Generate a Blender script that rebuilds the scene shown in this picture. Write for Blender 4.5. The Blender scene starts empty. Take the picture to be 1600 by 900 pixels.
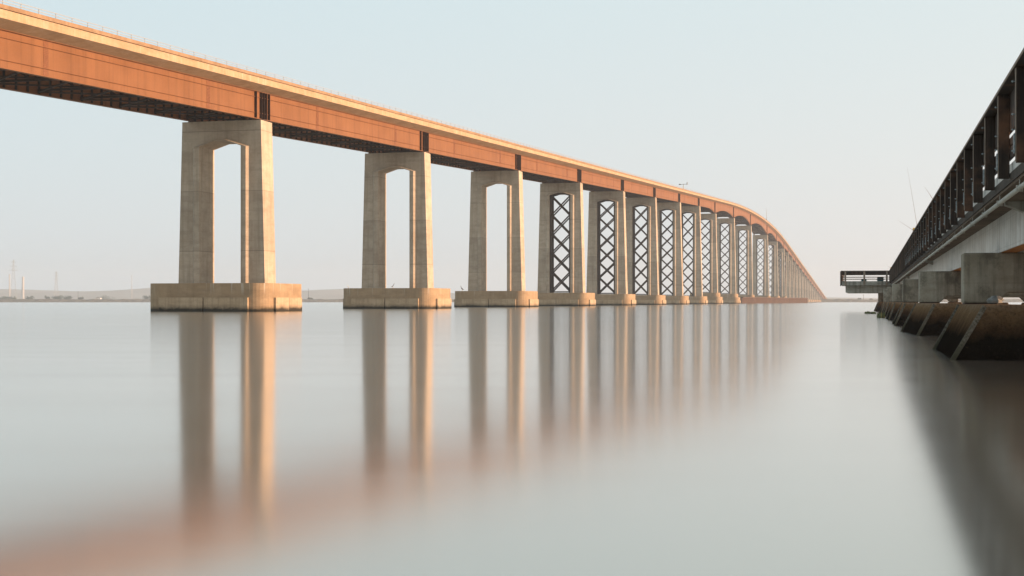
import bpy, math, random
from math import sin, cos, radians, pi
random.seed(7)
C = bpy.context.scene.collection
TH = radians(14.15)
CT, ST = cos(TH), sin(TH)
H0 = 1.2                                   # eye height over the water

def P(s, t, z=0.0):                        # distance along the bridge axis, distance to its right
    return (s * ST + t * CT, s * CT - t * ST, z)

# ------------------------------------------------------------------ helpers
class MB:
    def __init__(self): self.v = []; self.f = []
    def add(self, vs, fs):
        o = len(self.v); self.v += [tuple(p) for p in vs]
        self.f += [tuple(i + o for i in q) for q in fs]
    def box(self, x0, x1, y0, y1, z0, z1):
        self.add([(x0,y0,z0),(x1,y0,z0),(x1,y1,z0),(x0,y1,z0),(x0,y0,z1),(x1,y0,z1),(x1,y1,z1),(x0,y1,z1)],
                 [(0,3,2,1),(4,5,6,7),(0,1,5,4),(1,2,6,5),(2,3,7,6),(3,0,4,7)])
    def hexa(self, lo, hi):                # two quads, bottom and top, counter-clockwise seen from above
        self.add(list(lo) + list(hi), [(0,3,2,1),(4,5,6,7),(0,1,5,4),(1,2,6,5),(2,3,7,6),(3,0,4,7)])
    def prism(self, pts, z0, z1):          # plan polygon (ccw) raised from z0 to z1
        n = len(pts)
        self.add([(x,y,z0) for x,y in pts] + [(x,y,z1) for x,y in pts],
                 [tuple(range(n-1,-1,-1)), tuple(range(n,2*n))] + [(i,(i+1)%n,n+(i+1)%n,n+i) for i in range(n)])
    def slab_xz(self, pts, y0, y1):        # elevation polygon (x, z) run from y0 to y1
        n = len(pts)
        self.add([(x,y0,z) for x,z in pts] + [(x,y1,z) for x,z in pts],
                 [tuple(range(n)), tuple(range(2*n-1,n-1,-1))] + [(i,n+i,n+(i+1)%n,(i+1)%n) for i in range(n)])
    def bar(self, a, b, w, d=None):        # rectangular bar between two points
        from mathutils import Vector
        d = d or w
        a = Vector(a); b = Vector(b); ax = (b - a).normalized()
        up = Vector((0,1,0)) if abs(ax.y) < .8 else Vector((1,0,0))
        s = ax.cross(up).normalized(); q = s.cross(ax).normalized()
        vs = []
        for p in (a, b):
            for i, j in ((-1,-1),(1,-1),(1,1),(-1,1)):
                vs.append(p + s * (i*w/2) + q * (j*d/2))
        self.add(vs, [(0,3,2,1),(4,5,6,7),(0,1,5,4),(1,2,6,5),(2,3,7,6),(3,0,4,7)])
    def tube(self, a, b, r0, r1=None, n=8):
        from mathutils import Vector
        r1 = r0 if r1 is None else r1
        a = Vector(a); b = Vector(b); ax = (b - a).normalized()
        up = Vector((0,0,1)) if abs(ax.z) < .9 else Vector((1,0,0))
        s = ax.cross(up).normalized(); q = s.cross(ax).normalized()
        vs = [p + s*(r*cos(2*pi*i/n)) + q*(r*sin(2*pi*i/n)) for p, r in ((a,r0),(b,r1)) for i in range(n)]
        self.add(vs, [(i,(i+1)%n,n+(i+1)%n,n+i) for i in range(n)] + [tuple(range(n-1,-1,-1)), tuple(range(n,2*n))])
    def sweep(self, prof, ys, closed=True):  # prof(y) -> list of (x, z)
        rings = [prof(y) for y in ys]; n = len(rings[0])
        vs = [(x,y,z) for y, r in zip(ys, rings) for x, z in r]
        fs = []
        for k in range(len(ys)-1):
            for i in range(n if closed else n-1):
                j = (i+1) % n
                fs.append((k*n+i, k*n+j, (k+1)*n+j, (k+1)*n+i))
        if closed:
            fs += [tuple(range(n-1,-1,-1)), tuple(range((len(ys)-1)*n, len(ys)*n))]
        self.add(vs, fs)
    def blob(self, c, r, seg=8, rings=6, jit=0.0):
        vs = []; fs = []
        for i in range(rings+1):
            th = pi*i/rings
            for j in range(seg):
                ph = 2*pi*j/seg; k = 1 + random.uniform(-jit, jit)
                vs.append((c[0]+r[0]*k*sin(th)*cos(ph), c[1]+r[1]*k*sin(th)*sin(ph), c[2]+r[2]*k*cos(th)))
        for i in range(rings):
            for j in range(seg):
                fs.append((i*seg+j, (i+1)*seg+j, (i+1)*seg+(j+1)%seg, i*seg+(j+1)%seg))
        self.add(vs, fs)
    def mesh(self, name, mat, smooth=False, fix=True):
        m = bpy.data.meshes.new(name); m.from_pydata(self.v, [], self.f); m.materials.append(mat)
        if fix:
            import bmesh
            b = bmesh.new(); b.from_mesh(m); bmesh.ops.recalc_face_normals(b, faces=b.faces); b.to_mesh(m); b.free()
        if smooth:
            for p in m.polygons: p.use_smooth = True
        m.update(); return m
    def build(self, name, mat, parent=None, smooth=False, bevel=0, fix=True):
        o = bpy.data.objects.new(name, self.mesh(name, mat, smooth, fix)); C.objects.link(o)
        if parent: o.parent = parent
        if bevel:
            md = o.modifiers.new('bevel', 'BEVEL'); md.width = bevel; md.segments = 2; md.limit_method = 'ANGLE'
            md.angle_limit = radians(40)
        return o

def tag(o, label=None, cat=None, group=None, kind=None):
    if label: o['label'] = label
    if cat: o['category'] = cat
    if group: o['group'] = group
    if kind: o['kind'] = kind
    return o
def empty(name, loc, rz=-TH):
    o = bpy.data.objects.new(name, None); C.objects.link(o); o.location = loc; o.rotation_euler = (0,0,rz)
    o.empty_display_size = .5
    return o
def copy_tree(o, parent=None):
    c = o.copy(); C.objects.link(c)
    if parent: c.parent = parent
    for ch in list(o.children): copy_tree(ch, c)
    return c

# ------------------------------------------------------------------ materials
class N:
    """small node-tree helper"""
    def __init__(self, name):
        self.m = bpy.data.materials.new(name); self.m.use_nodes = True
        self.t = self.m.node_tree; self.b = self.t.nodes['Principled BSDF']
        self.co = self.t.nodes.new('ShaderNodeTexCoord')
    def n(self, typ, **kw):
        x = self.t.nodes.new(typ)
        for k, v in kw.items(): setattr(x, k, v)
        return x
    def l(self, a, b): self.t.links.new(a, b)
    def offset(self):
        oi = self.n('ShaderNodeObjectInfo'); ml = self.n('ShaderNodeVectorMath', operation='SCALE'); cb = self.n('ShaderNodeCombineXYZ')
        for i, f in enumerate((1.0, .63, .37)): self.l(self.math('MULTIPLY', oi.outputs['Random'], f*190), cb.inputs[i])
        ad = self.n('ShaderNodeVectorMath', operation='ADD'); self.l(self.co.outputs['Object'], ad.inputs[0]); self.l(cb.outputs[0], ad.inputs[1])
        self.off = ad.outputs[0]
    off = None
    def coords(self, sc=(1,1,1), src='Object', vec=None):
        vec = vec or self.off
        mp = self.n('ShaderNodeMapping'); mp.inputs['Scale'].default_value = sc
        self.l(vec or self.co.outputs[src], mp.inputs['Vector']); return mp.outputs[0]
    def noise(self, scale, sc=(1,1,1), detail=6, rough=.6, src='Object', vec=None):
        x = self.n('ShaderNodeTexNoise'); x.inputs['Scale'].default_value = scale
        x.inputs['Detail'].default_value = detail; x.inputs['Roughness'].default_value = rough
        self.l(self.coords(sc, src, vec), x.inputs['Vector']); return x.outputs['Fac']
    def ramp(self, fac, stops):
        r = self.n('ShaderNodeValToRGB'); e = r.color_ramp.elements
        while len(e) < len(stops): e.new(.5)
        for i, (p, c) in enumerate(stops):
            e[i].position = p; e[i].color = c if isinstance(c, tuple) and len(c) == 4 else ((*c, 1) if isinstance(c, tuple) else (c,c,c,1))
        self.l(fac, r.inputs[0]); return r.outputs[0]
    def mix(self, fac, a, b, mode='MIX'):
        x = self.n('ShaderNodeMix', data_type='RGBA', blend_type=mode)
        for s, v in ((x.inputs[0], fac), (x.inputs[6], a), (x.inputs[7], b)):
            if isinstance(v, (int, float)): s.default_value = v
            elif isinstance(v, tuple): s.default_value = (*v, 1)
            else: self.l(v, s)
        return x.outputs[2]
    def math(self, op, a, b=0.0, c=None, clamp=False):
        x = self.n('ShaderNodeMath', operation=op); x.use_clamp = clamp
        for i, v in enumerate((a, b, c)):
            if v is None: continue
            if isinstance(v, (int, float)): x.inputs[i].default_value = v
            else: self.l(v, x.inputs[i])
        return x.outputs[0]
    def xyz(self, src='Object'):
        s = self.n('ShaderNodeSeparateXYZ'); self.l(self.co.outputs[src], s.inputs[0]); return s.outputs
    def bump(self, h, strength=.3, dist=.05):
        x = self.n('ShaderNodeBump'); x.inputs['Strength'].default_value = strength; x.inputs['Distance'].default_value = dist
        self.l(h, x.inputs['Height']); self.l(x.outputs[0], self.b.inputs['Normal'])
    def done(self, col, rough=.85, metal=0, spec=.3):
        if isinstance(col, tuple): self.b.inputs['Base Color'].default_value = (*col, 1)
        else: self.l(col, self.b.inputs['Base Color'])
        if isinstance(rough, (int, float)): self.b.inputs['Roughness'].default_value = rough
        else: self.l(rough, self.b.inputs['Roughness'])
        self.b.inputs['Metallic'].default_value = metal
        self.b.inputs['Specular IOR Level'].default_value = spec
        return self.m

def mk_concrete(name, a, b, streak=(.16,.14,.11), streak_amt=.5, lift=7.3, wet=0.0, fine=1.0, blotch=0.0, drips=0.0):
    k = N(name); k.offset()
    n1 = k.noise(.35*fine, detail=8, rough=.65); n2 = k.noise(2.2*fine, detail=8, rough=.7)
    st = k.noise(1.0*fine, (1.6,1.6,.09), detail=6, rough=.65)
    col = k.mix(k.ramp(n1, [(.32,0.0),(.68,1.0)]), a, b)
    col = k.mix(k.math('MULTIPLY', k.ramp(st, [(.48,0.0),(.72,1.0)]), streak_amt), col, streak)
    col = k.mix(k.math('MULTIPLY', k.ramp(n2, [(.5,0.0),(.78,1.0)]), .35), col, tuple(x*.62 for x in a))
    n4 = k.noise(.55*fine, (.6,.6,1.9), detail=9, rough=.72)
    col = k.mix(k.math('MULTIPLY', k.ramp(n4, [(.46,0.0),(.62,1.0)]), .42), col, tuple(x*.66 for x in a))
    z = k.xyz()[2]
    fl_ = k.math('LESS_THAN', k.math('FRACT', k.math('DIVIDE', z, 1.22/fine)), .035)
    col = k.mix(k.math('MULTIPLY', fl_, .14), col, (.13,.10,.07))
    if lift:
        q = k.math('DIVIDE', z, lift); fl = k.math('FLOOR', q)
        wn = k.n('ShaderNodeTexWhiteNoise', noise_dimensions='1D'); k.l(fl, wn.inputs['W'])
        v = k.math('MULTIPLY_ADD', wn.outputs[0], .2, .88)
        cv = k.n('ShaderNodeCombineColor'); [k.l(v, cv.inputs[i]) for i in range(3)]
        col = k.mix(1.0, col, cv.outputs[0], 'MULTIPLY')
        fr = k.math('FRACT', q); ln = k.math('LESS_THAN', fr, .012)
        col = k.mix(k.math('MULTIPLY', ln, .45), col, (.13,.11,.09))
    if blotch:
        n5 = k.noise(1.15, (1,1,.75), detail=10, rough=.68); n6 = k.noise(6.5, detail=6, rough=.75)
        col = k.mix(k.math('MULTIPLY', k.ramp(n5, [(.5,0.0),(.585,1.0)]), blotch), col, (.085,.072,.052))
        col = k.mix(k.math('MULTIPLY', k.ramp(n6, [(.6,0.0),(.7,1.0)]), blotch), col, (.07,.058,.04))
    if drips:
        dn = k.noise(1.5, (2.2,2.2,.06), detail=5)
        dm = k.math('MULTIPLY', k.ramp(dn, [(.60,0.0),(.68,drips)]), k.ramp(k.math('DIVIDE', z, 4.0), [(.45,0.0),(.83,1.0)]))
        col = k.mix(dm, col, (.62,.58,.51))
    if wet:
        wz = k.math('ADD', z, k.math('ADD', k.math('MULTIPLY', k.math('SUBTRACT', n1, .5), .7), k.math('MULTIPLY', k.math('SUBTRACT', n2, .5), .5)))
        wf = k.ramp(k.math('DIVIDE', wz, wet), [(.0,1.0),(.28,1.0),(.62,.35),(1.0,0.0)])
        col = k.mix(wf, col, (.030,.024,.015))
    k.bump(n2, .25, .04)
    return k.done(col, .88)

M = {}
M['pier'] = mk_concrete('pier_concrete', (.415,.322,.235), (.52,.43,.33), streak=(.24,.18,.12), streak_amt=.5)
M['cap'] = mk_concrete('pile_cap_concrete', (.32,.215,.125), (.41,.29,.18), streak=(.24,.17,.10), streak_amt=.5, lift=0, wet=.75, drips=.6)
M['panel'] = mk_concrete('fender_panel_concrete', (.41,.295,.185), (.50,.375,.25), streak=(.20,.14,.085), streak_amt=.6, lift=0, wet=.85, fine=1.6)
M['deck'] = mk_concrete('deck_concrete', (.40,.265,.15), (.48,.33,.20), streak=(.56,.44,.32), streak_amt=.6, lift=0, fine=1.0)
M['parapet'] = mk_concrete('parapet_concrete', (.27,.165,.09), (.35,.225,.135), streak=(.46,.34,.23), streak_amt=.5, lift=0, fine=1.2)
M['old'] = mk_concrete('old_concrete', (.24,.225,.185), (.42,.41,.36), streak=(.07,.058,.042), streak_amt=.8, lift=0, fine=2.6)
M['bent'] = mk_concrete('bent_concrete', (.24,.205,.15), (.45,.415,.335), streak=(.06,.05,.036), streak_amt=.85, lift=0, fine=1.5, blotch=.6)
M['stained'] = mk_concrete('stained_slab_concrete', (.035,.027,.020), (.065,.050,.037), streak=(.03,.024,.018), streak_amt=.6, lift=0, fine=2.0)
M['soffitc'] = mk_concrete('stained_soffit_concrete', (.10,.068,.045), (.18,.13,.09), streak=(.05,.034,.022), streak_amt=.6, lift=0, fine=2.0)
M['oldgirder'] = mk_concrete('old_girder_concrete', (.60,.575,.53), (.70,.68,.64), streak=(.30,.21,.14), streak_amt=.7, lift=0, fine=2.0)
# battered base of the old pier: brown above, black growth at the water
k = N('tidal_concrete')
z = k.xyz()[2]; n1 = k.noise(1.6, detail=8, rough=.7); n2 = k.noise(14, detail=6, rough=.75); n3 = k.noise(40, detail=3)
zz = k.math('ADD', z, k.math('MULTIPLY', k.math('SUBTRACT', n1, .5), .55))
col = k.ramp(k.math('DIVIDE', zz, 1.25), [(.0,(.006,.005,.004)),(.34,(.010,.008,.006)),(.52,(.085,.050,.027)),(.78,(.22,.135,.072)),(.95,(.31,.22,.145))])
col = k.mix(k.ramp(n2, [(.48,0.0),(.72,.65)]), col, (.022,.017,.012))
col = k.mix(k.ramp(n3, [(.68,0.0),(.76,.75)]), col, (.30,.20,.12))
k.bump(n2, 1.0, .12); M['tidal'] = k.done(col, .95, 0, 0)
k = N('chipped_arris')
n2 = k.noise(22, detail=6, rough=.75); col = k.ramp(n2, [(.38,(.05,.04,.028)),(.66,(.21,.19,.15))])
z = k.xyz()[2]; col = k.mix(k.ramp(z, [(.1,1.0),(.5,0.0)]), col, (.055,.05,.03)); M['arris'] = k.done(col, .85)

k = N('weathering_steel')
n1 = k.noise(.25, detail=8, rough=.6); st = k.noise(1.3, (1.4,1.4,.05), detail=5); n3 = k.noise(9, detail=5)
y = k.xyz()[1]
rib = k.math('FRACT', k.math('DIVIDE', y, 2.0))
ribl = k.ramp(rib, [(.0,1.0),(.05,.0),(.93,.0),(1.0,1.0)])
col = k.mix(k.ramp(n1, [(.3,0.0),(.7,1.0)]), (.185,.077,.029), (.245,.107,.044))
col = k.mix(k.math('MULTIPLY', k.ramp(st, [(.5,0.0),(.75,1.0)]), .6), col, (.105,.042,.014))
col = k.mix(k.math('MULTIPLY', ribl, .16), col, (.16,.06,.03))
col = k.mix(k.math('MULTIPLY', k.ramp(n3, [(.45,0.0),(.8,1.0)]), .25), col, (.28,.13,.05))
M['steel'] = k.done(col, .7, 0, .3)
k = N('splice_steel'); M['splice'] = k.done(k.ramp(k.noise(3, detail=6), [(.3,(.155,.060,.026)),(.7,(.23,.094,.042))]), .7)
k = N('dark_weathered_steel'); n1 = k.noise(2, detail=6)
M['dsteel'] = k.done(k.ramp(n1, [(.3,(.028,.018,.013)),(.7,(.058,.034,.023))]), .75)
k = N('rusty_sheet_piling'); n1 = k.noise(.25, (1,1,.3), detail=6); n2 = k.noise(1.5, (1,1,.2), detail=6)
M['rust'] = k.done(k.mix(k.ramp(n2, [(.4,0.0),(.7,.6)]), k.ramp(n1, [(.3,(.075,.045,.032)),(.7,(.14,.080,.055))]), (.06,.028,.018)), .85)
k = N('galvanised_rail'); M['galv'] = k.done(k.ramp(k.noise(6), [(.3,(.38,.33,.28)),(.7,(.5,.45,.4))]), .5, .2)
k = N('asphalt'); M['asphalt'] = k.done(k.ramp(k.noise(3), [(.3,(.04,.04,.042)),(.7,(.065,.064,.062))]), .9)
k = N('road_paint'); M['paint'] = k.done(k.ramp(k.noise(4), [(.3,(.62,.6,.5)),(.7,(.8,.78,.7))]), .6)
k = N('weathered_timber')
n1 = k.noise(5, (6,6,.35), detail=7, rough=.7); n2 = k.noise(1.1, (1,1,1.3), detail=4); n3 = k.noise(2.0, (1,.2,3.0), detail=4)
col = k.ramp(n1, [(.3,(.014,.009,.006)),(.55,(.034,.021,.014)),(.8,(.085,.053,.036))])
col = k.mix(k.ramp(n2, [(.5,0.0),(.72,.85)]), col, (.16,.074,.038))  # warm patches paint dappled sun into the timber colour
k.bump(n1, .4, .01); M['timber'] = k.done(col, .75, 0, .35)
k = N('timber_edge_grey'); n1 = k.noise(5, (6,6,.5), detail=7)
M['timber2'] = k.done(k.ramp(n1, [(.3,(.13,.095,.07)),(.7,(.34,.26,.20))]), .8)
k = N('bolt_steel'); M['bolt'] = k.done(k.ramp(k.noise(20), [(.3,(.16,.19,.20)),(.7,(.34,.40,.42))]), .4, .6)
k = N('grey_conduit'); M['pipe'] = k.done(k.ramp(k.noise(5, (1,.2,1)), [(.3,(.33,.32,.28)),(.7,(.48,.47,.42))]), .5)
k = N('rusty_soffit'); M['soffit'] = k.done(k.ramp(k.noise(5, (1,.3,1), detail=6), [(.3,(.42,.17,.05)),(.7,(.62,.29,.10))]), .7)  # orange stands in for sun reflected up from the water
k = N('fishing_rod_carbon'); M['rod'] = k.done((.20,.10,.06), .4)
k = N('reel_brass'); M['reel'] = k.done((.75,.42,.10), .35, .5)
k = N('feather_dark'); M['feather'] = k.done(k.ramp(k.noise(20), [(.3,(.035,.03,.025)),(.7,(.08,.065,.05))]), .7)
k = N('feather_pale'); M['featherw'] = k.done(k.ramp(k.noise(20), [(.3,(.55,.54,.5)),(.7,(.75,.74,.7))]), .7)
k = N('beak'); M['beak'] = k.done((.5,.3,.06), .5)
k = N('river_weed'); M['weed'] = k.done(k.ramp(k.noise(7, detail=5), [(.3,(.03,.035,.012)),(.7,(.11,.13,.035))]), .85)
k = N('foliage'); M['leaf'] = k.done(k.ramp(k.noise(.25, detail=6), [(.3,(.03,.045,.02)),(.7,(.085,.105,.045))]), .85)
k = N('bark'); M['bark'] = k.done(k.ramp(k.noise(1), [(.3,(.05,.04,.03)),(.7,(.1,.08,.06))]), .9)
k = N('pylon_steel'); M['pylon'] = k.done((.32,.33,.34), .6, .0)
k = N('pale_metal'); M['pale'] = k.done(k.ramp(k.noise(.05), [(.3,(.42,.39,.37)),(.7,(.52,.49,.47))]), .6)
k = N('pale_wall'); M['wallw'] = k.done(k.ramp(k.noise(.3), [(.3,(.6,.6,.58)),(.7,(.72,.72,.7))]), .8)
k = N('roof_grey'); M['roof'] = k.done(k.ramp(k.noise(.3), [(.3,(.2,.2,.2)),(.7,(.32,.32,.32))]), .8)
k = N('cooler_plastic'); M['cooler'] = k.done(k.ramp(k.noise(3), [(.3,(.03,.075,.075)),(.7,(.05,.11,.11))]), .45)
k = N('cooler_lid'); M['coolerlid'] = k.done((.6,.62,.6), .4)
k = N('rubble'); M['stone'] = k.done(k.ramp(k.noise(4, detail=6), [(.3,(.10,.10,.09)),(.7,(.3,.29,.27))]), .9)
k = N('levee_riprap')
n1 = k.noise(.30, detail=6, rough=.7, src='Object'); n2 = k.noise(.02, detail=4)
col = k.ramp(n1, [(.33,(.055,.046,.035)),(.5,(.16,.13,.10)),(.7,(.34,.28,.22))])
M['riprap'] = k.done(k.mix(k.ramp(n2, [(.4,0.0),(.65,.6)]), col, (.14,.125,.085)), .95)
k = N('dry_grass_land'); M['land'] = k.done(k.ramp(k.noise(.01, detail=8), [(.3,(.20,.165,.10)),(.7,(.33,.26,.16))]), .95)
k = N('hill_grass'); M['hill'] = k.done(k.ramp(k.noise(.006, detail=8), [(.3,(.30,.26,.21)),(.7,(.42,.36,.30))]), .95)  # grass colour paled to stand in for distance haze

# water: silty, smoothed by a long exposure into a satin surface
k = N('river_water')
n1 = k.noise(.03, (1,.25,1), detail=4); n2 = k.noise(.25, (.35,1.6,1), detail=5, rough=.65)
r = k.math('ADD', k.math('MULTIPLY_ADD', k.math('SUBTRACT', n1, .5), .06, .128), k.math('MULTIPLY', k.math('SUBTRACT', n2, .5), .05))
col = k.ramp(n1, [(.3,(.52,.49,.42)),(.7,(.58,.55,.475))])
k.b.inputs['IOR'].default_value = 1.5
k.bump(n2, .05, .02)
M['water'] = k.done(col, r, .9, .5)

# ------------------------------------------------------------------ bridge geometry
TC = -76.7                                  # bridge centre line, metres right of the eye
def ztop(s):                                # top of the parapet
    if s < 724: h = 24.7 + .042*(s-104)
    elif s < 1257: h = 24.7 + .042*(s-104) - (.0825/1066)*(s-724)**2
    else: h = 33.4 - .0405*(s-1695)
    return h + H0
PS = [161 + 65*i for i in range(8)] + [682, 777, 889, 1034, 1142, 1238]
while PS[-1] + 65 < 2425: PS.append(PS[-1] + 65 if PS[-1] != 1238 else 1304)
HAUNCH = {8: 2.0, 9: 2.6, 10: 3.6, 11: 3.6, 12: 2.4, 13: 1.6}
def gbot(s):                                # bottom of the girders
    e = 0
    for i, E in HAUNCH.items():
        L = (s < PS[i]) and (PS[i]-PS[i-1]) or (PS[i+1]-PS[i])
        d = 1 - abs(s-PS[i])/(L*.5)
        if d > 0: e = max(e, E*d**1.9)
    return ztop(s) - 4.9 - e

S0, S1 = 60.0, 2442.0
root = empty('bridge_deck', P(S0, TC, 0))
tag(root, 'long high bridge deck on rust orange steel girders, rising then falling to the far shore', 'bridge')
ss = []
s = S0
while s < S1: ss.append(s - S0); s += 4.0 if s < 1260 else 8.0
ss.append(S1 - S0)
def Z(y): return ztop(y + S0)
# concrete slab with sloping overhang
m = MB()
m.sweep(lambda y: [(x, Z(y)+z) for x, z in
        [(6.7,-.42),(6.7,-1.15),(4.75,-1.56),(4.2,-1.56),(3.9,-1.40),(-3.9,-1.40),(-4.2,-1.56),(-4.75,-1.56),(-6.7,-1.15),(-6.7,-.42),(-6.5,-.42),(-6.5,-.74),(6.5,-.74),(6.5,-.42)]], ss)
slab = m.build('slab', M['deck'], root)
m = MB(); m.sweep(lambda y: [(x, Z(y)+z) for x, z in [(-6.2,-.738),(-6.2,-.70),(6.2,-.70),(6.2,-.738)]], ss)
m.build('road_surface', M['asphalt'], root)
m = MB()
for x0 in (-5.0, -.12, .08, 4.9):
    m.sweep(lambda y: [(x0, Z(y)-.697), (x0, Z(y)-.693), (x0+.1, Z(y)-.693), (x0+.1, Z(y)-.697)], ss)
m.build('lane_line', M['paint'], root)
for sg in (1, -1):
    m = MB()
    m.sweep(lambda y: [(sg*x, Z(y)+z) for x, z in [(6.56,-.425),(6.56,-.36),(6.75,-.36),(6.75,0),(6.36,0),(6.22,-.3),(6.21,-.70),(6.5,-.70),(6.5,-.425)]], ss)
    m.build('parapet', M['parapet'], root)
# railings on the parapets
for sg in (1, -1):
    m = MB()
    for h in (.50, .25):
        m.sweep(lambda y: [(sg*(6.56+a*.02), Z(y)+h+b*.02) for a, b in ((-1,-1),(1,-1),(1,1),(-1,1))], ss)
    rl = m.build('railing', M['galv'], root)
    rest = MB(); y = 2.0; i = 0
    while y < S1 - S0 - 2:
        z = Z(y); q = MB() if i < 90 else rest
        q.box(sg*6.56-.022, sg*6.56+.022, y-.022, y+.022, z-.01, z+.5)
        if i < 90: q.build('post', M['galv'], rl)
        i += 1; y += 2.66
    tag(rest.build('post', M['galv'], rl), kind='stuff')
# girders
GX = 4.5
girders = []
for sg in (1, -1):
    m = MB()
    def zb(y): return gbot(y + S0)
    def zt(y): return Z(y) - 1.562
    I = lambda y: [(sg*x, z) for x, z in [
        (GX-.30, zt(y)), (GX+.26, zt(y)), (GX+.26, zt(y)-.05), (GX, zt(y)-.05),
        (GX, zt(y)-.66), (GX+.14, zt(y)-.665), (GX+.14, zt(y)-.70), (GX, zt(y)-.705),
        (GX, zb(y)+.77), (GX+.14, zb(y)+.765), (GX+.14, zb(y)+.73), (GX, zb(y)+.725),
        (GX, zb(y)+.06), (GX+.24, zb(y)+.06), (GX+.24, zb(y)), (GX-.30, zb(y)), (GX-.30, zb(y)+.06), (GX-.04, zb(y)+.06),
        (GX-.04, zt(y)-.05), (GX-.30, zt(y)-.05)]]
    m.sweep(I, ss)
    g = m.build('girder', M['steel'], root); girders.append((g, sg, zb, zt))
    y = 1.0; nr = 0; rest = MB()
    while y < S1 - S0 - 1:                   # ribs on the inner face of the web
        q = MB() if nr < 95 and sg < 0 else rest
        q.box(min(sg*(GX-.042), sg*(GX-.30)), max(sg*(GX-.042), sg*(GX-.30)), y-.03, y+.03, zb(y)+.062, zt(y)-.052)
        if q is not rest: q.build('web_rib', M['dsteel'], g)  # dark steel paints in the shade on the ribs' near sides
        nr += 1; y += 2.0 if y < 700 else 6.0
    tag(rest.build('web_rib', M['dsteel'], g), kind='stuff')
    for i, sp in enumerate(PS):
        yp = sp - S0; q = MB()
        offs = (-1.95, -.45, .35, 1.05, 1.95) if i < 8 else (-.9, 0, .9)
        for o in offs:
            q.box(min(sg*GX, sg*(GX+.33)), max(sg*GX, sg*(GX+.33)), yp+o-.025, yp+o+.025, zb(yp+o)+.065, zt(yp+o)-.055)
        q.build('bearing_stiffener', M['dsteel'], g)
        if i < 22:
            L = (PS[i] - PS[i-1]) if i else 65
            for fr in (.22, .72):            # bolted splices
                yq = yp - L*fr
                if yq < 1: continue
                q = MB(); zz0, zz1 = zb(yq)+.8, zt(yq)-.74
                q.box(min(sg*GX, sg*(GX+.02)), max(sg*GX, sg*(GX+.02)), yq-.42, yq+.42, zz0, zz1)
                if i < 4:
                    n = int((zz1-zz0)/.16)
                    for a in range(n):
                        for b in (-.34, -.2, -.07, .07, .2, .34):
                            zc = zz0 + (a+.5)*(zz1-zz0)/n
                            q.box(min(sg*(GX+.02), sg*(GX+.045)), max(sg*(GX+.02), sg*(GX+.045)), yq+b-.022, yq+b+.022, zc-.022, zc+.022)
                for za, zc in ((zb(yq)+.07, zb(yq)+.72), (zt(yq)-.655, zt(yq)-.055)):
                    q.box(min(sg*GX, sg*(GX+.02)), max(sg*GX, sg*(GX+.02)), yq-.42, yq+.42, za, zc)
                q.build('splice_plate', M['splice'], g)
# cross frames with bottom laterals
rest = MB(); i = 0; y = 3.0
while y < S1 - S0 - 9:
    q = MB() if i < 90 else rest
    a, b = gbot(y+S0)+.45, Z(y)-1.75
    for z_ in (a, b): q.bar((-GX+.06, y, z_), (GX-.06, y, z_), .22)
    mid = (0, y, a)
    q.bar(mid, (-GX+.08, y, b), .16); q.bar(mid, (GX-.08, y, b), .16)
    if y + 8 < S1 - S0:
        a2 = gbot(y+8+S0)+.3
        q.bar((-GX+.1, y, a-.15), (GX-.1, y+8, a2), .16); q.bar((GX-.1, y, a-.15), (-GX+.1, y+8, a2), .16)
    if i < 90: q.build('cross_frame', M['dsteel'], root)
    i += 1; y += 8.0
tag(rest.build('cross_frame', M['dsteel'], root), kind='stuff')

# ------------------------------------------------------------------ bridge piers
def rrect(hx, hy, r, n=8):
    pts = []
    for cx, cy, a0 in ((hx-r,-hy+r,-pi/2),(hx-r,hy-r,0),(-hx+r,hy-r,pi/2),(-hx+r,-hy+r,pi)):
        for i in range(n+1):
            a = a0 + pi/2*i/n; pts.append((cx+r*cos(a), cy+r*sin(a)))
    return pts
CAPZ = 3.36
capm = MB(); capm.prism(rrect(7.9, 6.2, 2.1), -1.0, CAPZ)
cap_mesh = capm.mesh('pile_cap', M['cap'])
plinth_mesh = None
panel_meshes = []
for (x0,x1,y0,y1) in [(-5.8,-.08,-6.55,-6.2),(.08,5.7,-6.55,-6.2),(-5.8,-.08,6.2,6.55),(.08,5.7,6.2,6.55),
                      (7.9,8.2,-4.0,-.03),(7.9,8.2,.03,4.0),(-8.2,-7.9,-4.0,-.03),(-8.2,-7.9,.03,4.0)]:
    q = MB(); q.box(x0,x1,y0,y1,-1,1.66); panel_meshes.append(q.mesh('fender_panel', M['panel']))
jm = MB()
def link(mesh, name, parent):
    o = bpy.data.objects.new(name, mesh); C.objects.link(o); o.parent = parent; return o

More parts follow.
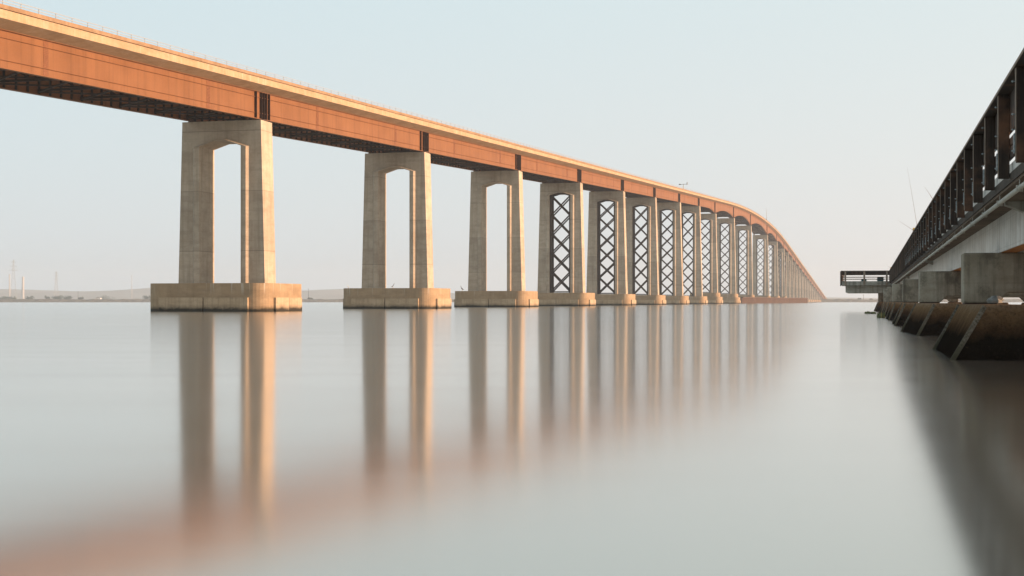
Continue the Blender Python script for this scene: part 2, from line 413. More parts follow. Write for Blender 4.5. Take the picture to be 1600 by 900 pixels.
plabels = [
 'nearest and widest bridge pier, open portal with no lattice, standing far left',
 'second open portal pier from the left, a small bird on its pile cap',
 'third and slimmest of the open portal piers, just left of the first lattice pier',
 'leftmost pier with dark steel lattice in its opening, next to the open portals',
 'second lattice pier, immediately right of the largest lattice pier',
 'third lattice pier from the open portals, under a pair of girder stiffener bands',
 'fourth lattice pier from the open portals, below the small mast on the deck',
 'last lattice pier under straight girder, just before the first arched girder span',
 'lattice pier at the near end of the arched girder spans, on a stepped round cap',
 'lattice pier with stepped cap standing at the left end of the rusty sheet pile wall',
 'lattice pier under the deep girder just left of the main span',
 'lattice pier under the deep girder below the tall thin mast',
 'slim lattice pier under the shallow arch right of the tall thin mast',
 'very narrow lattice pier where the last small girder arch ends',
]
for i, sp in enumerate(PS):
    zt_ = gbot(sp) - .22
    r = empty('bridge_pier', P(sp, TC, 0))
    tag(r, plabels[i] if i < len(plabels) else 'slim pale concrete pier in the far row under the falling deck', 'bridge pier', 'concrete piers carrying the long bridge')
    zb_ = CAPZ
    if 8 <= i <= 13:
        zb_ = 5.3
        q = MB(); q.prism(rrect(7.0, 4.2, 2.0, 5), CAPZ, zb_); q.build('plinth', M['cap'], r)
    h = zt_ - zb_
    ht = 5.2; hb = ht + .026*h if i < 8 else ht + .02*h
    hy = 1.65
    w = 2.75; zo = zt_ - 3.1; zp = zo + .68
    if h < 6: zo = zb_ + h*.4; zp = zo + .3
    m = MB()
    poly = [(-hb,zb_),(-w,zb_),(-w,zo),(-.7,zp),(.7,zp),(w,zo),(w,zb_),(hb,zb_),(ht,zt_),(-ht,zt_)]
    m.slab_xz(poly, -hy, hy)
    m.build('portal_frame', M['pier'], r)
    for sg in (-1, 1):
        m = MB()
        o0 = [(-w,zb_),(-w,zo),(-.7,zp),(.7,zp),(w,zo),(w,zb_)]
        a1, a2 = .65, 1.02
        o1 = [(-w-a1,zb_),(-w-a1,zo-.1),(-.72,zp+.10),(.72,zp+.10),(w+a1,zo-.1),(w+a1,zb_)]
        o2 = [(-w-a2,zb_),(-w-a2,zo+.0),(-.75,zp+.22),(.75,zp+.22),(w+a2,zo+.0),(w+a2,zb_)]
        yp, yb = sg*(hy+.42), sg*(hy-.02)
        vs = [(x,yp,z) for x,z in o0] + [(x,yp,z) for x,z in o1] + [(x,yb,z) for x,z in o2] + [(x,yb,z) for x,z in o0]
        fs = []
        for j in range(5):
            fs += [(j,j+1,6+j+1,6+j),(6+j,6+j+1,12+j+1,12+j),(j+1,j,18+j,18+j+1)]
        m.add(vs, fs); m.build('opening_surround', M['pier'], r)
    link(cap_mesh, 'pile_cap', r)
    for pm in (panel_meshes if i < 12 else panel_meshes[:2] + panel_meshes[4:6]): link(pm, 'fender_panel', r)
    for sx in (-GX, GX):
        q = MB(); q.box(sx-.45, sx+.45, -.6, .6, zt_, zt_+.22); q.build('bearing', M['dsteel'], r)
    if 3 <= i <= 17 and h > 8:
        wi = w - .05
        for yl in (-1.25, 1.25):
            m = MB()
            m.box(-wi, -wi+.42, yl-.17, yl+.17, zb_, zo+.1); m.box(wi-.42, wi, yl-.17, yl+.17, zb_, zo+.1)
            m.box(-wi+.42, wi-.42, yl-.14, yl+.14, zb_+.12, zb_+.42)
            m.bar((-wi+.1,yl,zo-.06),(-.7,yl,zp-.2),.34); m.bar((wi-.1,yl,zo-.06),(.7,yl,zp-.2),.34); m.bar((-.75,yl,zp-.19),(.75,yl,zp-.19),.33)
            lf = m.build('lattice_frame', M['dsteel'], r)
            n = max(2, round((zo - zb_)/4.9)); dz = (zo - .25 - zb_ - .42)/n
            for j in range(n):
                za = zb_ + .42 + j*dz; q = MB()
                q.bar((-wi+.3,yl-.06,za),(wi-.3,yl-.06,za+dz),.35,.11); q.bar((wi-.3,yl+.06,za),(-wi+.3,yl+.06,za+dz),.35,.11)
                q.build('cross_brace', M['dsteel'], lf)

# abutment where the deck lands
ab = MB(); ab.box(-7.2,7.2,-6,14,-1,ztop(2440)-1.6)
tag(ab.build('bridge_abutment', M['pier']), 'low concrete abutment where the bridge deck meets the far shore', 'abutment').location = P(2438, TC, 0)
bpy.data.objects['bridge_abutment'].rotation_euler = (0,0,-TH)

# masts on the bridge
def mast(name, label, x, ys, arm):
    Zd = 6.7  # at the near parapet
    t = TC + 6.6
    Zz = 2222*abs(t)/(.9696*(1360-x)); s_ = (Zz + t*ST)/CT
    base = ztop(s_)
    r = empty(name, P(s_, t, base)); tag(r, label, 'mast')
    h = ys*Zz/2222
    q = MB(); q.tube((0,0,-.02),(0,0,h),.16,.09,8); q.build('pole', M['galv'], r)
    if arm:
        q = MB(); q.bar((-1.3,0,h-.2),(1.5,0,h-.1),.14); q.build('arm', M['galv'], r)
        q = MB(); q.box(-1.75,-1.0,-.25,.25,h-.38,h+.05); q.build('lamp_head', M['galv'], r)
        q = MB(); q.box(1.3,1.6,-.2,.2,h-.35,h+.6); q.build('camera_box', M['galv'], r)
    else:
        q = MB(); q.tube((0,0,h),(0,0,h+1.2),.05,.03,6); q.build('aerial', M['galv'], r)
        q = MB(); q.box(-.25,.25,-.25,.25,0,1.0); q.build('base_box', M['galv'], r)
mast('lamp_mast', 'short mast with cross arm on the bridge parapet near mid span', 1067.5, 8.0, True)
mast('radio_mast', 'tall thin pole standing on the crest of the bridge', 1197.5, 17.5, False)
# inspection ladder hung from the main-span girder
s_ = 985.0
r = empty('inspection_ladder', P(s_, TC+6.86, ztop(s_)-5.4)); tag(r, 'pale ladder hanging down the girder below the bridge crest', 'ladder')
q = MB()
for x in (-.35,.35): q.box(-.06,.06,x-.06,x+.06,0,5.35)
q.build('rail', M['pale'], r)
q = MB()
for j in range(14): q.box(-.03,.03,-.35,.35,.2+j*.38,.25+j*.38)
q.build('rung', M['pale'], r)

# birds on the pile caps
def bird(label, x, yimg, sp, pale=False, sc=1.0, face=1):
    # stands on the near edge of the cap of the pier at sp
    s_ = sp - 5.6
    a = (x-800)/2222
    # intersect sight line with the row s = s_
    t = s_*(a*CT - ST)/(CT + a*ST)
    r = empty('bird', P(s_, t, CAPZ)); r.scale = (sc,)*3
    tag(r, label, 'bird', 'birds perched on the pile caps')
    mm = M['featherw'] if pale else M['feather']
    q = MB()
    rings = [(-.34*face,.20,.015),(-.2*face,.26,.06),(-.05*face,.34,.12),(.08*face,.46,.12),(.15*face,.58,.075),(.17*face,.70,.05),(.19*face,.80,.058),(.23*face,.85,.045),(.27*face,.86,.012)]
    vs = []; fs = []; n = 8
    for (x_,z_,rad) in rings:
        for j in range(n):
            an = 2*pi*j/n; vs.append((x_ + rad*.55*cos(an)*(1 if z_>.4 else .4), rad*sin(an), z_ + rad*.8*cos(an)*(.35 if z_>.4 else 1)))
    for a_ in range(len(rings)-1):
        for j in range(n): fs.append((a_*n+j, a_*n+(j+1)%n, (a_+1)*n+(j+1)%n, (a_+1)*n+j))
    fs += [tuple(range(n)), tuple(range((len(rings)-1)*n, len(rings)*n))]
    q.add(vs, fs); q.build('body', mm, r, smooth=True)
    for sy in (-.05,.05):
        q = MB(); q.tube((0,sy,0),(.0,sy,.27),.012,.018,6); q.box(-.02,.09,sy-.03,sy+.03,0,.012); q.build('leg', M['beak'], r)
    q = MB(); q.tube((.25*face,0,.855),(.38*face,0,.83),.018,.004,6); q.build('beak', M['beak'], r)
bird('dark bird perched mid cap on the second pier from the left', 614, 449, PS[1], sc=.95)
bird('pale gull at the left end of the second pier cap', 544, 449, PS[1], True, .75, -1)
bird('dark upright bird at the left end of the third open pier cap', 722, 452, PS[2], sc=1.25, face=-1)

# ------------------------------------------------------------------ rusty sheet pile wall
ax, ay, bx, by = 129.6, 802.0, 211.0, 1018.0
L = math.hypot(bx-ax, by-ay)
r = empty('sheet_pile_wall', (ax, ay, 0), math.atan2(by-ay, bx-ax)); tag(r, 'long low rusty sheet pile wall in front of the distant pier bases', 'wall')
q = MB(); pts = []; x = 0; kk = 0
while x < L:
    pts += [(x, 0 if kk % 2 == 0 else -.7), (x+1.1, 0 if kk % 2 == 0 else -.7)]; x += 1.9; kk += 1
pts += [(pts[-1][0], 1.2), (0, 1.2)]
q.prism(pts, -1, 3.25); q.build('piling', M['rust'], r)
q = MB(); q.box(-.3, L+.8, -.9, 1.4, 3.25, 3.62); q.build('cap_beam', M['rust'], r)

# ------------------------------------------------------------------ fishing pier (old bridge stub) on the right
def Zs(Z_, t): return (Z_ + t*ST)/CT
fp = empty('fishing_pier', P(0, 0, 0)); tag(fp, 'old concrete fishing pier with dark timber railing along the right edge', 'pier')
FS0, FS1 = 4.0, 146.0
K = 1.2
class KB(MB):                              # deck-side pieces: measured at arm's scale, set out from the water datum
    def add(self, vs, fs): MB.add(self, [(x*K, y*K, H0+(z-H0)*K) for x, y, z in vs], fs)
def kl(x, y, z): return (x*K, y*K, H0+(z-H0)*K)
def run(name, mat, x0, x1, z0, z1, y0=FS0, y1=FS1, bevel=0, parent=None):
    q = KB(); q.box(x0, x1, y0, y1, z0, z1); return q.build(name, mat, parent or fp, bevel=bevel)
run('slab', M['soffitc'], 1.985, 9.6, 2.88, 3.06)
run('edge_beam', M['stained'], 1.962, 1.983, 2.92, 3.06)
run('curb', M['oldgirder'], 1.992, 2.2, 3.062, 3.215)
q = KB(); y = FS0                           # curb is cast in lengths with open joints; scuppers below
for xg in (3.0, 5.2, 7.4):
    q = MB(); q.box(xg, xg+.42, FS0*K, FS1*K, 2.372, H0+1.679*K); g = q.build('girder', M['oldgirder'], fp)
    q = MB(); q.box(xg+.03, xg+.39, FS0*K+.1, FS1*K-.1, 2.368, 2.3715); q.build('bottom_plate', M['soffit'], g)  # added plate, its orange paints the water-reflected sun glow under the girder
# beams under the deck overhang
for y in (25.2, 61, 98, 130):
    q = KB(); q.slab_xz([(2.2,2.82),(2.2,2.879),(2.499,2.879),(2.499,2.70)], y, y+.3); q.build('bracket', M['old'], fp)
# conduit hung below the deck edge
q = KB(); q.tube((1.99, FS0, 2.76), (1.99, FS1, 2.76), .036, n=10); pipe = q.build('conduit', M['pipe'], fp, smooth=True)
y = FS0 + 1.2
while y < FS1:
    q = KB(); q.box(1.945, 2.035, y-.025, y+.025, 2.715, 2.80); q.box(1.985,1.995,y-.012,y+.012,2.80,2.879); y += 3.1
    q.build('pipe_clamp', M['pipe'], pipe)
# timber railing
tr = run('top_rail', M['timber'], 1.785, 2.06, 4.195, 4.235)
run('worn_edge', M['timber2'], 1.778, 1.7845, 4.198, 4.238, parent=tr)  # paler timber strip along the outer face
for z0, z1 in ((3.66,4.19),(3.44,3.555),(3.265,3.425)):
    y = FS0; q = KB()
    while y < FS1:
        dz = random.uniform(-.012,.012); q.box(1.952, 1.99, y, min(y+4.89, FS1), z0+dz, z1+dz); y += 4.9
    q.build('rail_board', M['timber'], fp)
inv = .004415 - 3*.000595; i = 0
for j in range(3, 6):
    pass
pz = []
while inv < .0345:
    pz.append(4123*inv); inv += .000595
bolt = MB(); bolt.tube((0,-.03,0),(0,.05,0),.007,n=6); bolt.box(-.016,.016,-.012,-.005,-.016,.016); bolt.box(-.011,.011,-.026,-.012,-.011,.011)
bolt_mesh = bolt.mesh('bolt', M['bolt'])
angle = MB(); angle.box(-.012,.012,-.03,.03,-.15,.15); angle_mesh = angle.mesh('bracket', M['bolt'])
for Zp in pz:
    yp = Zs(Zp, 1.8)
    q = KB(); jx = random.uniform(-.008,.008); top = 4.193
    q.box(1.80+jx, 1.951, yp-.055, yp+.055, 2.985+random.uniform(-.02,.02), top)
    po = q.build('post', M['timber'], fp, bevel=.008)
    q = KB(); q.box(1.792+jx, 1.7995+jx, yp-.05, yp+.05, 3.0, top-.01); q.build('worn_edge', M['timber2'], po)  # paler timber strip over the post's outer side
    if Zp < 75:
        for zb_ in (4.02, 3.60, 3.40, 3.13):
            b = link(bolt_mesh, 'bolt', po); b.location = kl(1.775, yp+.02, zb_); b.rotation_euler = (0,0,-pi/2)
        b = link(angle_mesh, 'bracket', po); b.location = kl(1.782, yp, 3.22)
q = KB()
q.box(9.5,9.56,FS0,FS1,3.80,4.19); q.box(9.5,9.56,FS0,FS1,3.555,3.635); q.box(9.5,9.56,FS0,FS1,3.36,3.44); q.box(9.42,9.68,FS0,FS1,4.195,4.235)
y = FS0+1
while y < FS1: q.box(9.561,9.7,y-.1,y+.1,2.95,4.19); y += 2.45
q.build('far_railing', M['timber'], fp)

# supports
SUP = [(29.3,35.4,1.62,1.57,2.26,2.15),(50.2,56.2,1.60,1.21,2.17,1.76),(70.3,75.8,1.14,1.17,1.65,1.65),(90.5,97,1.10,1.05,1.50,1.41),
       (111,117,1.0,.95,1.36,1.31),(132,138.5,.9,.85,1.27,1.21),(172,178.5,.50,.45,.95,.90)]
slabels = ['nearest fishing pier support, stained grey bent on a battered black base at the right edge',
 'second fishing pier support from the right edge, square grey bent on a brown battered base',
 'third fishing pier support from the right edge, speckled pale bent',
 'fishing pier support with a diagonal stain, fourth from the right edge',
 'narrow fishing pier support just right of the platform beam',
 'narrow fishing pier support under the root of the platform',
 'farthest fishing pier support, carrying the end of the platform beam']
for (zn, zf, bn, bf, tn, tf), lb in zip(SUP, slabels):
    yn, yf = Zs(zn, bn), Zs(zf, bf); y0 = yn
    r = empty('pier_support', P(yn, 0, 0)); tag(r, lb, 'pier support', 'supports under the fishing pier')
    d = yf - yn; zt_ = 1.135; W = .82; dn = (tn-bn)*1.15/zt_*.0
    kb = (tn-bn)/zt_; kf = (tf-bf)/zt_
    def basepoly(tl, tf_, extra): return tl
    for k_, xo in ((0, 0), (1, 6.0)):
        m = MB()
        lo = [(bn-kb*.8+xo,-.25,-.8),(tn+W+kb*1.9+xo,-.25,-.8),(tf+W+kf*1.9+xo,d+.25,-.8),(bf-kf*.8+xo,d+.25,-.8)]
        hi = [(tn+xo,0,zt_),(tn+W+xo,0,zt_),(tf+W+xo,d,zt_),(tf+xo,d,zt_)]
        m.hexa(lo, hi)
        bo = m.build('base', M['tidal'], r, bevel=.05)
        if k_ == 0:
            for a, b in ((lo[0], hi[0]), (lo[3], hi[3])):
                # chipped pale arris of the battered nose
                q = MB(); va = (a[0]-.004, a[1]-.006, a[2]); vb = (b[0]+.02, b[1]+.012, b[2]-.03)
                q.bar(va, vb, .10 if a is lo[0] else .16, .05); q.build('arris', M['arris'], bo, bevel=.012)
    # bent: two columns and a deep cap with haunches
    yc0, yc1 = d-1.0, d-.06
    xl = tf + (tn-tf)*.16; xr = xl + 6.9
    m = MB(); zc = 1.165; zcap = 2.369
    m.slab_xz([(xl,zc),(xl+.80,zc),(xl+1.03,zc+.24),(xr-1.03,zc+.24),(xr-.8,zc),(xr,zc),(xr,zcap),(xl,zcap)], yc0, yc1)
    m.build('bent', M['bent'], r, bevel=.035)
    q = MB(); q.box(xl+.03, xl+.77, yc0+.03, yc1-.03, zt_-.001, zc+.001); q.box(xr-.77, xr-.03, yc0+.03, yc1-.03, zt_-.001, zc+.001); q.build('bearing_joint', M['dsteel'], r)

# rubble left on the nearest base
q = MB(); q.blob((0,0,.09),(.17,.2,.10),8,6,.2)
o = q.build('stone', M['stone']); tag(o, 'grey lump of rubble on top of the nearest pier base', 'stone'); o.location = P(Zs(32.0,2.6), 2.72, 1.13)
# lower walkway timber seen through the bent opening
# platform at the end
pf = empty('fishing_platform', P(145*K, 0, 0)); tag(pf, 'small railed timber platform jutting left from the end of the fishing pier', 'platform')
x0, x1, d = -2.85, 1.9, 13.0
q = KB(); q.box(x0+.1, 9.0, .05, d, 2.84, 3.05); q.build('slab', M['old'], pf)
q = KB(); q.box(x0+.08, x1, -.02, .2, 2.80, 3.2); q.build('curb', M['old'], pf)
q = KB(); q.slab_xz([(-2.42,2.12),(-2.34,2.05),(8.9,2.05),(8.9,2.83),(-2.42,2.83)], .5, 1.5); q.build('beam', M['old'], pf)
q = KB(); q.slab_xz([(-2.42,2.12),(-2.34,2.05),(8.9,2.05),(8.9,2.83),(-2.42,2.83)], 10.5, 11.5); q.build('beam', M['old'], pf)
q = KB(); q.box(x0, x1, -.16, .04, 4.19, 4.24); q.box(x0, x0+.2, .045, d, 4.19, 4.24); q.build('top_rail', M['timber'], pf)
for z0, z1 in ((3.79,4.185),(3.555,3.635),(3.36,3.44)):
    q = KB(); q.box(x0+.03, x1, -.02, .03, z0, z1); q.box(x0+.03, x0+.08, .035, d, z0, z1); q.build('rail_board', M['timber'], pf)
for xp in (x0+.42, x0+2.25, x1-.35):
    q = KB(); q.box(xp-.09, xp+.09, -.15, -.025, 2.85, 4.185); q.build('post', M['timber2'], pf)
q = KB(); q.box(x0-.08, x0+.025, -.1, .3, 2.72, 4.185); q.build('post', M['timber'], pf)
for yy in (3.5, 7, 10.5, 12.9):
    q = KB(); q.box(x0-.09, x0+.025, yy-.09, yy+.09, 2.85, 4.185); q.build('post', M['timber'], pf)
def cooler(label, x, y, w, h, mat):
    r = empty('cooler', P((145+y)*K, x*K, H0+1.851*K)); tag(r, label, 'cooler', 'coolers on the fishing platform')
    q = MB(); q.box(-w/2, w/2, -.22, .22, 0, h); q.build('body', mat, r, bevel=.03)
    q = MB(); q.box(-w/2-.02, w/2+.02, -.24, .24, h, h+.08); q.build('lid', mat, r, bevel=.02)
    q = MB(); q.bar((-w/2-.05,0,h*.75),(-w/2-.05,0,h*.5),.05); q.bar((w/2+.05,0,h*.75),(w/2+.05,0,h*.5),.05); q.build('handle', mat, r)
cooler('tall dark teal box behind the right half of the platform railing', .95, 1.3, .75, .62, M['cooler'])
cooler('low dark box behind the middle of the platform railing', -.65, 1.6, .6, .40, M['cooler'])

# fishing rods leaning on the railing
def rod(label, x_tip, y_tip, x_b, y_b, reel=True):
    # butt on the top rail; both ends found at their own distance along the pier
    t = 1.86*K
    Zb = 2222*t/(.9696*(x_b-1360)); sb = Zs(Zb, t); zb_ = H0+3.04*K
    r = empty('fishing_rod', P(sb, t, 0)); tag(r, label, 'fishing rod', 'fishing rods leaning on the pier railing')
    dx = (x_tip - x_b)*Zb/2222; dz = (y_b - y_tip)*Zb/2222
    q = MB(); n = 8; pr = None
    for j in range(n+1):
        f = j/n; bend = .06*dx*f*f
        p = (dx*f + bend, -.3*f, zb_ + dz*f)
        if pr: q.tube(pr, p, .007*(1-(j-1)/n)+.002, .007*(1-f)+.002, 6)
        pr = p
    q.tube((-dx*.05, .05, zb_-dz*.06-.25), (0,0,zb_), .02, .02, 6)
    q.build('rod', M['rod'], r)
    if reel:
        q = MB(); q.tube((-.1,0,zb_+.1),(.1,0,zb_+.1),.09,.09,12); q.build('reel', M['reel'], r)
        q = MB(); q.tube((.1,0,zb_+.1),(.14,0,zb_+.1),.012); q.bar((.14,0,zb_+.1),(.14,.0,zb_+.0),.02); q.build('reel_handle', M['bolt'], r)
rod('long steep fishing rod standing up from the far pier railing', 1418.5, 257, 1433, 350, False)
rod('low slanting fishing rod with brass reel on the pier railing', 1404, 336, 1429, 354, True)
rod('short thin fishing rod on the railing nearer the camera', 1445, 281, 1459, 303, False)
rod('tiny rod at the far end of the railing above the platform', 1385, 411, 1392, 418, True)

# weeds at the pier foot
def weeds(label, loc, rx, ry, h):
    q = MB()
    for j in range(26):
        a = random.uniform(0, 2*pi); rr = random.random()**.5
        q.blob((rx*rr*cos(a), ry*rr*sin(a), random.uniform(0,h*.4)), (rx*.22, ry*.25, h*random.uniform(.3,.7)), 6, 5, .35)
    o = q.build('weeds', M['weed']); o.location = loc; tag(o, label, 'weeds', kind='stuff')
weeds('clump of green weed in the water beside the far pier supports', P(Zs(104,.7), .72, 0), .22, .8, .4)
weeds('low brown weedy rocks beyond the farthest pier support', P(Zs(140,.05), .05, 0), .5, 1.3, .2)

# ------------------------------------------------------------------ setting
EX = 4600
random.seed(11)
q = MB(); q.add([(-EX,-700,0),(EX,-700,0),(EX,4500,0),(-EX,4500,0)], [(0,1,2,3)])
tag(q.build('water', M['water'], fix=False), 'calm pale river water mirroring the bridge', 'water', kind='structure')
# levee: riprap bank along the far side
def shore_y(x): return 2010 + 60*sin(x/900.0) + 25*sin(x/310.0+1)
q = MB(); xs = [-3600 + 8*i for i in range(901)]
prof = [(-9,-.6),(-6,.9),(-3,2.6),(0,4.0),(5,4.3),(14,4.2),(20,2.4)]
vs = []; fs = []; n = len(prof)
for x in xs:
    y = shore_y(x); k_ = random.uniform(.88,1.12)
    for (dy, z) in prof: vs.append((x+random.uniform(-2,2), y+dy+random.uniform(-.8,.8), (z*k_ + random.uniform(-.25,.25)) if z > 0 else z))
for i in range(len(xs)-1):
    for j in range(n-1): fs.append((i*n+j,(i+1)*n+j,(i+1)*n+j+1,i*n+j+1))
q.add(vs, fs); tag(q.build('shore', M['riprap']), 'low stony bank along the far side of the river', 'shore', kind='structure')
q = MB(); vs = []; fs = []
xs = [-4500 + 150*i for i in range(61)]
for x in xs:
    y0 = shore_y(x) + 12 if -3600 < x < 3600 else 2020
    for y in (y0, 2600, 3300, 4450): vs.append((x, y, 2.5 if y != 4450 else 2.5))
for i in range(len(xs)-1):
    for j in range(3): fs.append((i*4+j,(i+1)*4+j,(i+1)*4+j+1,i*4+j+1))
q.add(vs, fs); tag(q.build('land', M['land'], fix=False), 'flat dry land behind the far river bank', 'ground', kind='structure')
def ridge(x):
    u = x/4000.0
    return 9 + 26*max(0, math.exp(-((x+1150)/700.0)**2)) + 16*math.exp(-((x+250)/420.0)**2) + 10*math.exp(-((x-2300)/900.0)**2) + 3*sin(x/160.0) + 2*sin(x/71.0+2) + 10*math.exp(-((x+2300)/600.0)**2)
q = MB(); vs = []; fs = []
xs = [-3900 + 40*i for i in range(196)]
for x in xs:
    h = ridge(x)
    for f, y in ((0,3500),(.25,3650),(.7,3850),(1.0,4050),(.8,4250),(0,4430)):
        vs.append((x, y, 2.3 + h*f*(1+.12*sin(x/93.0+y/50.0))))
for i in range(len(xs)-1):
    for j in range(5): fs.append((i*6+j,(i+1)*6+j,(i+1)*6+j+1,i*6+j+1))
q.add(vs, fs); tag(q.build('hills', M['hill'], smooth=True, fix=False), 'low hazy hills beyond the far bank', 'hills', kind='structure')

def at(x, Y): return ((x-800)/2222*Y, Y)
# far trees
def bush(label, x, Y, wpx, hpx):
    X, Y = at(x, Y); w = wpx*Y/2222; h = hpx*Y/2222
    r = empty('tree', (X, Y, 2.4), 0); tag(r, label, 'tree', 'trees behind the far bank')
    q = MB(); q.tube((0,0,0),(0,0,h*.45),.7,.35,7)
    for a in (0.3, 2.2, 4.4): q.tube((0,0,h*.25),(cos(a)*w*.22,sin(a)*w*.2,h*.6),.35,.12,5)
    q.build('trunk', M['bark'], r)
    q = MB(); lobes = [(random.uniform(-.38,.38)*w, random.uniform(-.2,.2)*w, h*random.uniform(.35,.78), random.uniform(.14,.24)) for _ in range(9)]
    for j in range(900):
        lx, ly, lz, lr = random.choice(lobes); a = random.uniform(0,2*pi); b = random.uniform(-1,1); rr = random.random()**.4
        rx = lr*w*rr; c = (lx+rx*(1-b*b)**.5*cos(a), ly+rx*(1-b*b)**.5*sin(a), max(.4, lz+min(rx,.35*h)*b))
        s_ = random.uniform(.5,1.1)
        d1 = (random.uniform(-1,1)*s_, random.uniform(-1,1)*s_, random.uniform(-1,1)*s_); d2 = (random.uniform(-1,1)*s_, random.uniform(-1,1)*s_, random.uniform(-1,1)*s_)
        q.add([c, tuple(c[i]+d1[i] for i in range(3)), tuple(c[i]+d1[i]+d2[i] for i in range(3)), tuple(c[i]+d2[i] for i in range(3))], [(0,1,2,3)])
    q.build('crown', M['leaf'], r, fix=False)
for a in [('wide low tree at the far left edge of the bank', 3, 2450, 20, 6),
          ('low bushy tree at the foot of the tallest pylon', 18, 2500, 16, 6),
          ('broad tree right of the tallest pylon', 46, 2450, 18, 6.5),
          ('small round tree left of the shorter pylon', 75, 2450, 9, 8),
          ('wide tree just under the shorter pylon', 92, 2400, 20, 7.5),
          ('rounded tree joined to the right of the shorter pylon tree', 106, 2420, 14, 7),
          ('small tree beside the wooden pole', 126, 2450, 9, 6),
          ('long low hazy thicket left of the nearest bridge pier', 172, 3000, 40, 8),
          ('tree touching the left end of the nearest pile cap', 231, 2450, 16, 8),
          ('small dark tree on the bank between the first two piers', 485, 2050, 10, 4),
          ('small dark round tree on the bank below the platform', 1343, 2060, 4.5, 3.4),
          ('tiny tree on the bank close to the fishing pier', 1361, 2060, 3.5, 2.4)]:
    bush(*a)
def pylon(label, x, Y, hpx):
    X, Y = at(x, Y); h = hpx*Y/2222; b = h*.075
    r = empty('pylon', (X, Y, 2.4), .35); tag(r, label, 'pylon', 'electricity pylons behind the far bank')
    q = MB(); kx = lambda f: b*(1-f)**1.15 + .5
    lv = [0,.14,.27,.39,.5,.6,.69,.77,.84,.9,.95,1]
    for sx, sy in ((1,1),(1,-1),(-1,1),(-1,-1)):
        for f0, f1 in zip(lv, lv[1:]): q.bar((sx*kx(f0),sy*kx(f0),h*f0),(sx*kx(f1),sy*kx(f1),h*f1),.55)
    for f0, f1 in zip(lv, lv[1:]):
        for sy in (1,-1):
            q.bar((-kx(f0),sy*kx(f0),h*f0),(kx(f1),sy*kx(f1),h*f1),.3); q.bar((kx(f0),sy*kx(f0),h*f0),(-kx(f1),sy*kx(f1),h*f1),.3)
            q.bar((sy*kx(f0),-kx(f0),h*f0),(sy*kx(f1),kx(f1),h*f1),.3)
    q.build('tower', M['pylon'], r)
    for f, l in ((.74,.10),(.84,.085),(.94,.06)):
        q = MB(); q.bar((-l*h,0,h*f),(l*h,0,h*f),.45); q.bar((-l*h,0,h*f),(0,0,h*(f+.035)),.3); q.bar((l*h,0,h*f),(0,0,h*(f+.035)),.3)
        q.build('arm', M['pylon'], r)
pylon('tallest hazy lattice pylon at the far left of the bank', 21, 2750, 64)
pylon('shorter hazy lattice pylon right of the tallest one', 88, 2950, 46)
def tower(label, x, Y, hpx, wpx):
    X, Y = at(x, Y); h = hpx*Y/2222; w = wpx*Y/2222/2
    r = empty('smokestack', (X, Y, 2.4), 0); tag(r, label, 'smokestack', 'pale smokestacks in the haze')
    q = MB(); q.tube((0,0,0),(0,0,h),w,w*.8,20); q.build('shaft', M['pale'], r, smooth=False)
    q = MB(); q.tube((0,0,h),(0,0,h+2.5),w*.92,w*.92,20); q.build('rim', M['pale'], r)
tower('pale smokestack just left of the tallest pylon', 15, 3350, 40, 2.2)
tower('thicker pale smokestack right of the tallest pylon', 36, 3350, 36, 4.2)
tower('faint slim smokestack left of the nearest bridge pier', 206, 3400, 38, 1.0)
def pole(label, x, Y, hpx, zb=3.9):
    X, Y = at(x, Y); h = hpx*Y/2222
    r = empty('utility_pole', (X, Y, zb), 0); tag(r, label, 'utility pole', 'poles along the far bank')
    q = MB(); q.tube((0,0,-.5),(0,0,h),.32,.22,7); q.build('pole', M['bark'], r)
    q = MB(); q.bar((-1.3,0,h-.9),(1.3,0,h-.9),.22); q.build('crossarm', M['bark'], r)
pole('utility pole behind the bank under the left part of the bridge', 122, 2300, 13)
pole('thin pole on the bank between the first two piers', 482, 2050, 17)
pole('thin pole on the bank below the fishing platform', 1349, 2050, 8)
X, Y = at(154, 2060)
r = empty('house', (X, Y, 3.6), 0); tag(r, 'tiny white building on the bank left of the nearest pier', 'house')
q = MB(); q.box(-3.6,3.6,-3,3,0,2.6); q.build('wall', M['wallw'], r)
q = MB(); q.slab_xz([(-4,2.6),(4,2.6),(0,4.2)], -3.4, 3.4); q.build('roof', M['roof'], r)
q = MB(); q.box(-.5,.5,-3.03,-3.0,0,2.0); q.build('door', M['roof'], r)
for xx in (-2.2, 2.2):
    q = MB(); q.box(xx-.5,xx+.5,-3.03,-3.0,1.0,2.0); q.build('window', M['roof'], r)

# haze
q = MB(); q.box(-4700, 4700, -800, 4700, -2.0, 98.0)
hz = q.build('haze', bpy.data.materials.new('haze_air')); tag(hz, 'pale warm haze lying over the whole river', 'haze', kind='stuff')
hm = hz.data.materials[0]; hm.use_nodes = True; nt = hm.node_tree; nt.nodes.clear()
pv = nt.nodes.new('ShaderNodeVolumePrincipled'); out = nt.nodes.new('ShaderNodeOutputMaterial')
pv.inputs['Density'].default_value = .00018; pv.inputs['Color'].default_value = (.80,.86,.93,1); pv.inputs['Anisotropy'].default_value = .2
nt.links.new(pv.outputs[0], out.inputs['Volume'])

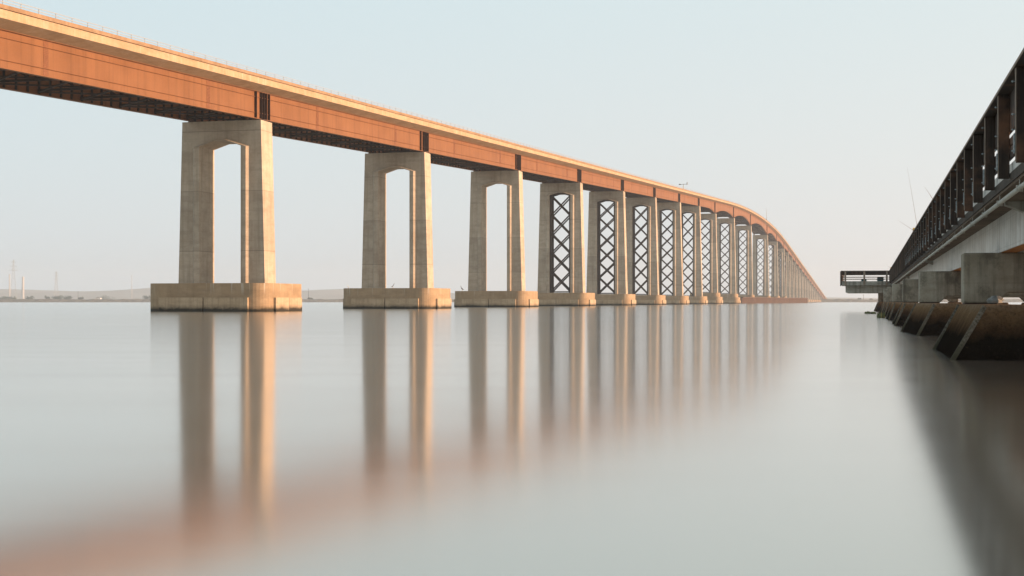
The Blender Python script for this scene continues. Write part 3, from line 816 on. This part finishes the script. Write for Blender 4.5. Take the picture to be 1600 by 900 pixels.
# ------------------------------------------------------------------ light and sky
EL = radians(7.0)
az = 3.5                                     # degrees from the bridge normal towards the far end
hx = cos(radians(az))*CT + sin(radians(az))*ST; hy_ = -cos(radians(az))*ST + sin(radians(az))*CT
from mathutils import Vector
sd = Vector((hx*cos(EL), hy_*cos(EL), sin(EL)))
sun = bpy.data.lights.new('sun', 'SUN'); sun.energy = 5.0; sun.angle = radians(.6); sun.color = (1.0,.63,.385)
so = bpy.data.objects.new('sun', sun); C.objects.link(so); so.rotation_euler = (-sd).to_track_quat('-Z','Y').to_euler(); so.location = (200,-50,150)
w = bpy.data.worlds.new('World'); bpy.context.scene.world = w; w.use_nodes = True; nt = w.node_tree
bg = nt.nodes['Background']; sky = nt.nodes.new('ShaderNodeTexSky'); sky.sky_type = 'NISHITA'; sky.sun_disc = False
sky.sun_elevation = EL; sky.sun_rotation = math.atan2(hx, hy_); sky.dust_density = 3.0; sky.air_density = 1.0; sky.altitude = 0
hs = nt.nodes.new('ShaderNodeHueSaturation'); hs.inputs['Saturation'].default_value = .55
nt.links.new(sky.outputs[0], hs.inputs['Color'])
tc = nt.nodes.new('ShaderNodeTexCoord'); sp_ = nt.nodes.new('ShaderNodeSeparateXYZ'); nt.links.new(tc.outputs['Generated'], sp_.inputs[0])
def skyramp(stops):
    rp = nt.nodes.new('ShaderNodeValToRGB'); e = rp.color_ramp.elements
    while len(e) < len(stops): e.new(.5)
    for i, (p, c) in enumerate(stops): e[i].position = p; e[i].color = (*c,1)
    nt.links.new(sp_.outputs[2], rp.inputs[0]); return rp.outputs[0]
cool = skyramp([(0,(.50,.545,.565)),(.06,(.50,.555,.58)),(.22,(.46,.57,.61)),(.6,(.38,.50,.58))])
warm = skyramp([(0,(.60,.59,.58)),(.06,(.60,.60,.592)),(.22,(.55,.615,.62)),(.6,(.45,.54,.58))])
dt = nt.nodes.new('ShaderNodeVectorMath'); dt.operation = 'DOT_PRODUCT'; dt.inputs[1].default_value = (hx, hy_, 0)
nt.links.new(tc.outputs['Generated'], dt.inputs[0])
mr = nt.nodes.new('ShaderNodeMapRange'); mr.inputs['From Min'].default_value = -.55; mr.inputs['From Max'].default_value = .35
nt.links.new(dt.outputs['Value'], mr.inputs['Value'])
sm = nt.nodes.new('ShaderNodeMix'); sm.data_type = 'RGBA'
nt.links.new(mr.outputs[0], sm.inputs[0]); nt.links.new(cool, sm.inputs[6]); nt.links.new(warm, sm.inputs[7])
sc_ = nt.nodes.new('ShaderNodeVectorMath'); sc_.operation = 'SCALE'; sc_.inputs['Scale'].default_value = 9.5
nt.links.new(sm.outputs[2], sc_.inputs[0])
mx = nt.nodes.new('ShaderNodeMix'); mx.data_type = 'RGBA'; mx.inputs[0].default_value = .8
nt.links.new(hs.outputs[0], mx.inputs[6]); nt.links.new(sc_.outputs[0], mx.inputs[7])
nt.links.new(mx.outputs[2], bg.inputs['Color']); bg.inputs['Strength'].default_value = .1

# ------------------------------------------------------------------ camera and render settings
cam = bpy.data.cameras.new('camera'); cam.lens = 50.0; cam.sensor_width = 36; cam.clip_end = 20000; cam.clip_start = .05
cam.shift_y = 20.9/1600
co = bpy.data.objects.new('camera', cam); C.objects.link(co); co.location = (0,0,H0); co.rotation_euler = (pi/2,0,0)
sc = bpy.context.scene; sc.camera = co
sc.render.engine = 'CYCLES'
sc.cycles.use_denoising = True
sc.cycles.max_bounces = 6; sc.cycles.diffuse_bounces = 3; sc.cycles.glossy_bounces = 3; sc.cycles.volume_bounces = 1
sc.cycles.caustics_reflective = True; sc.cycles.blur_glossy = 1.0; sc.cycles.caustics_refractive = False
sc.view_settings.view_transform = 'Standard'; sc.view_settings.look = 'None'; sc.view_settings.exposure = .73; sc.view_settings.gamma = 1
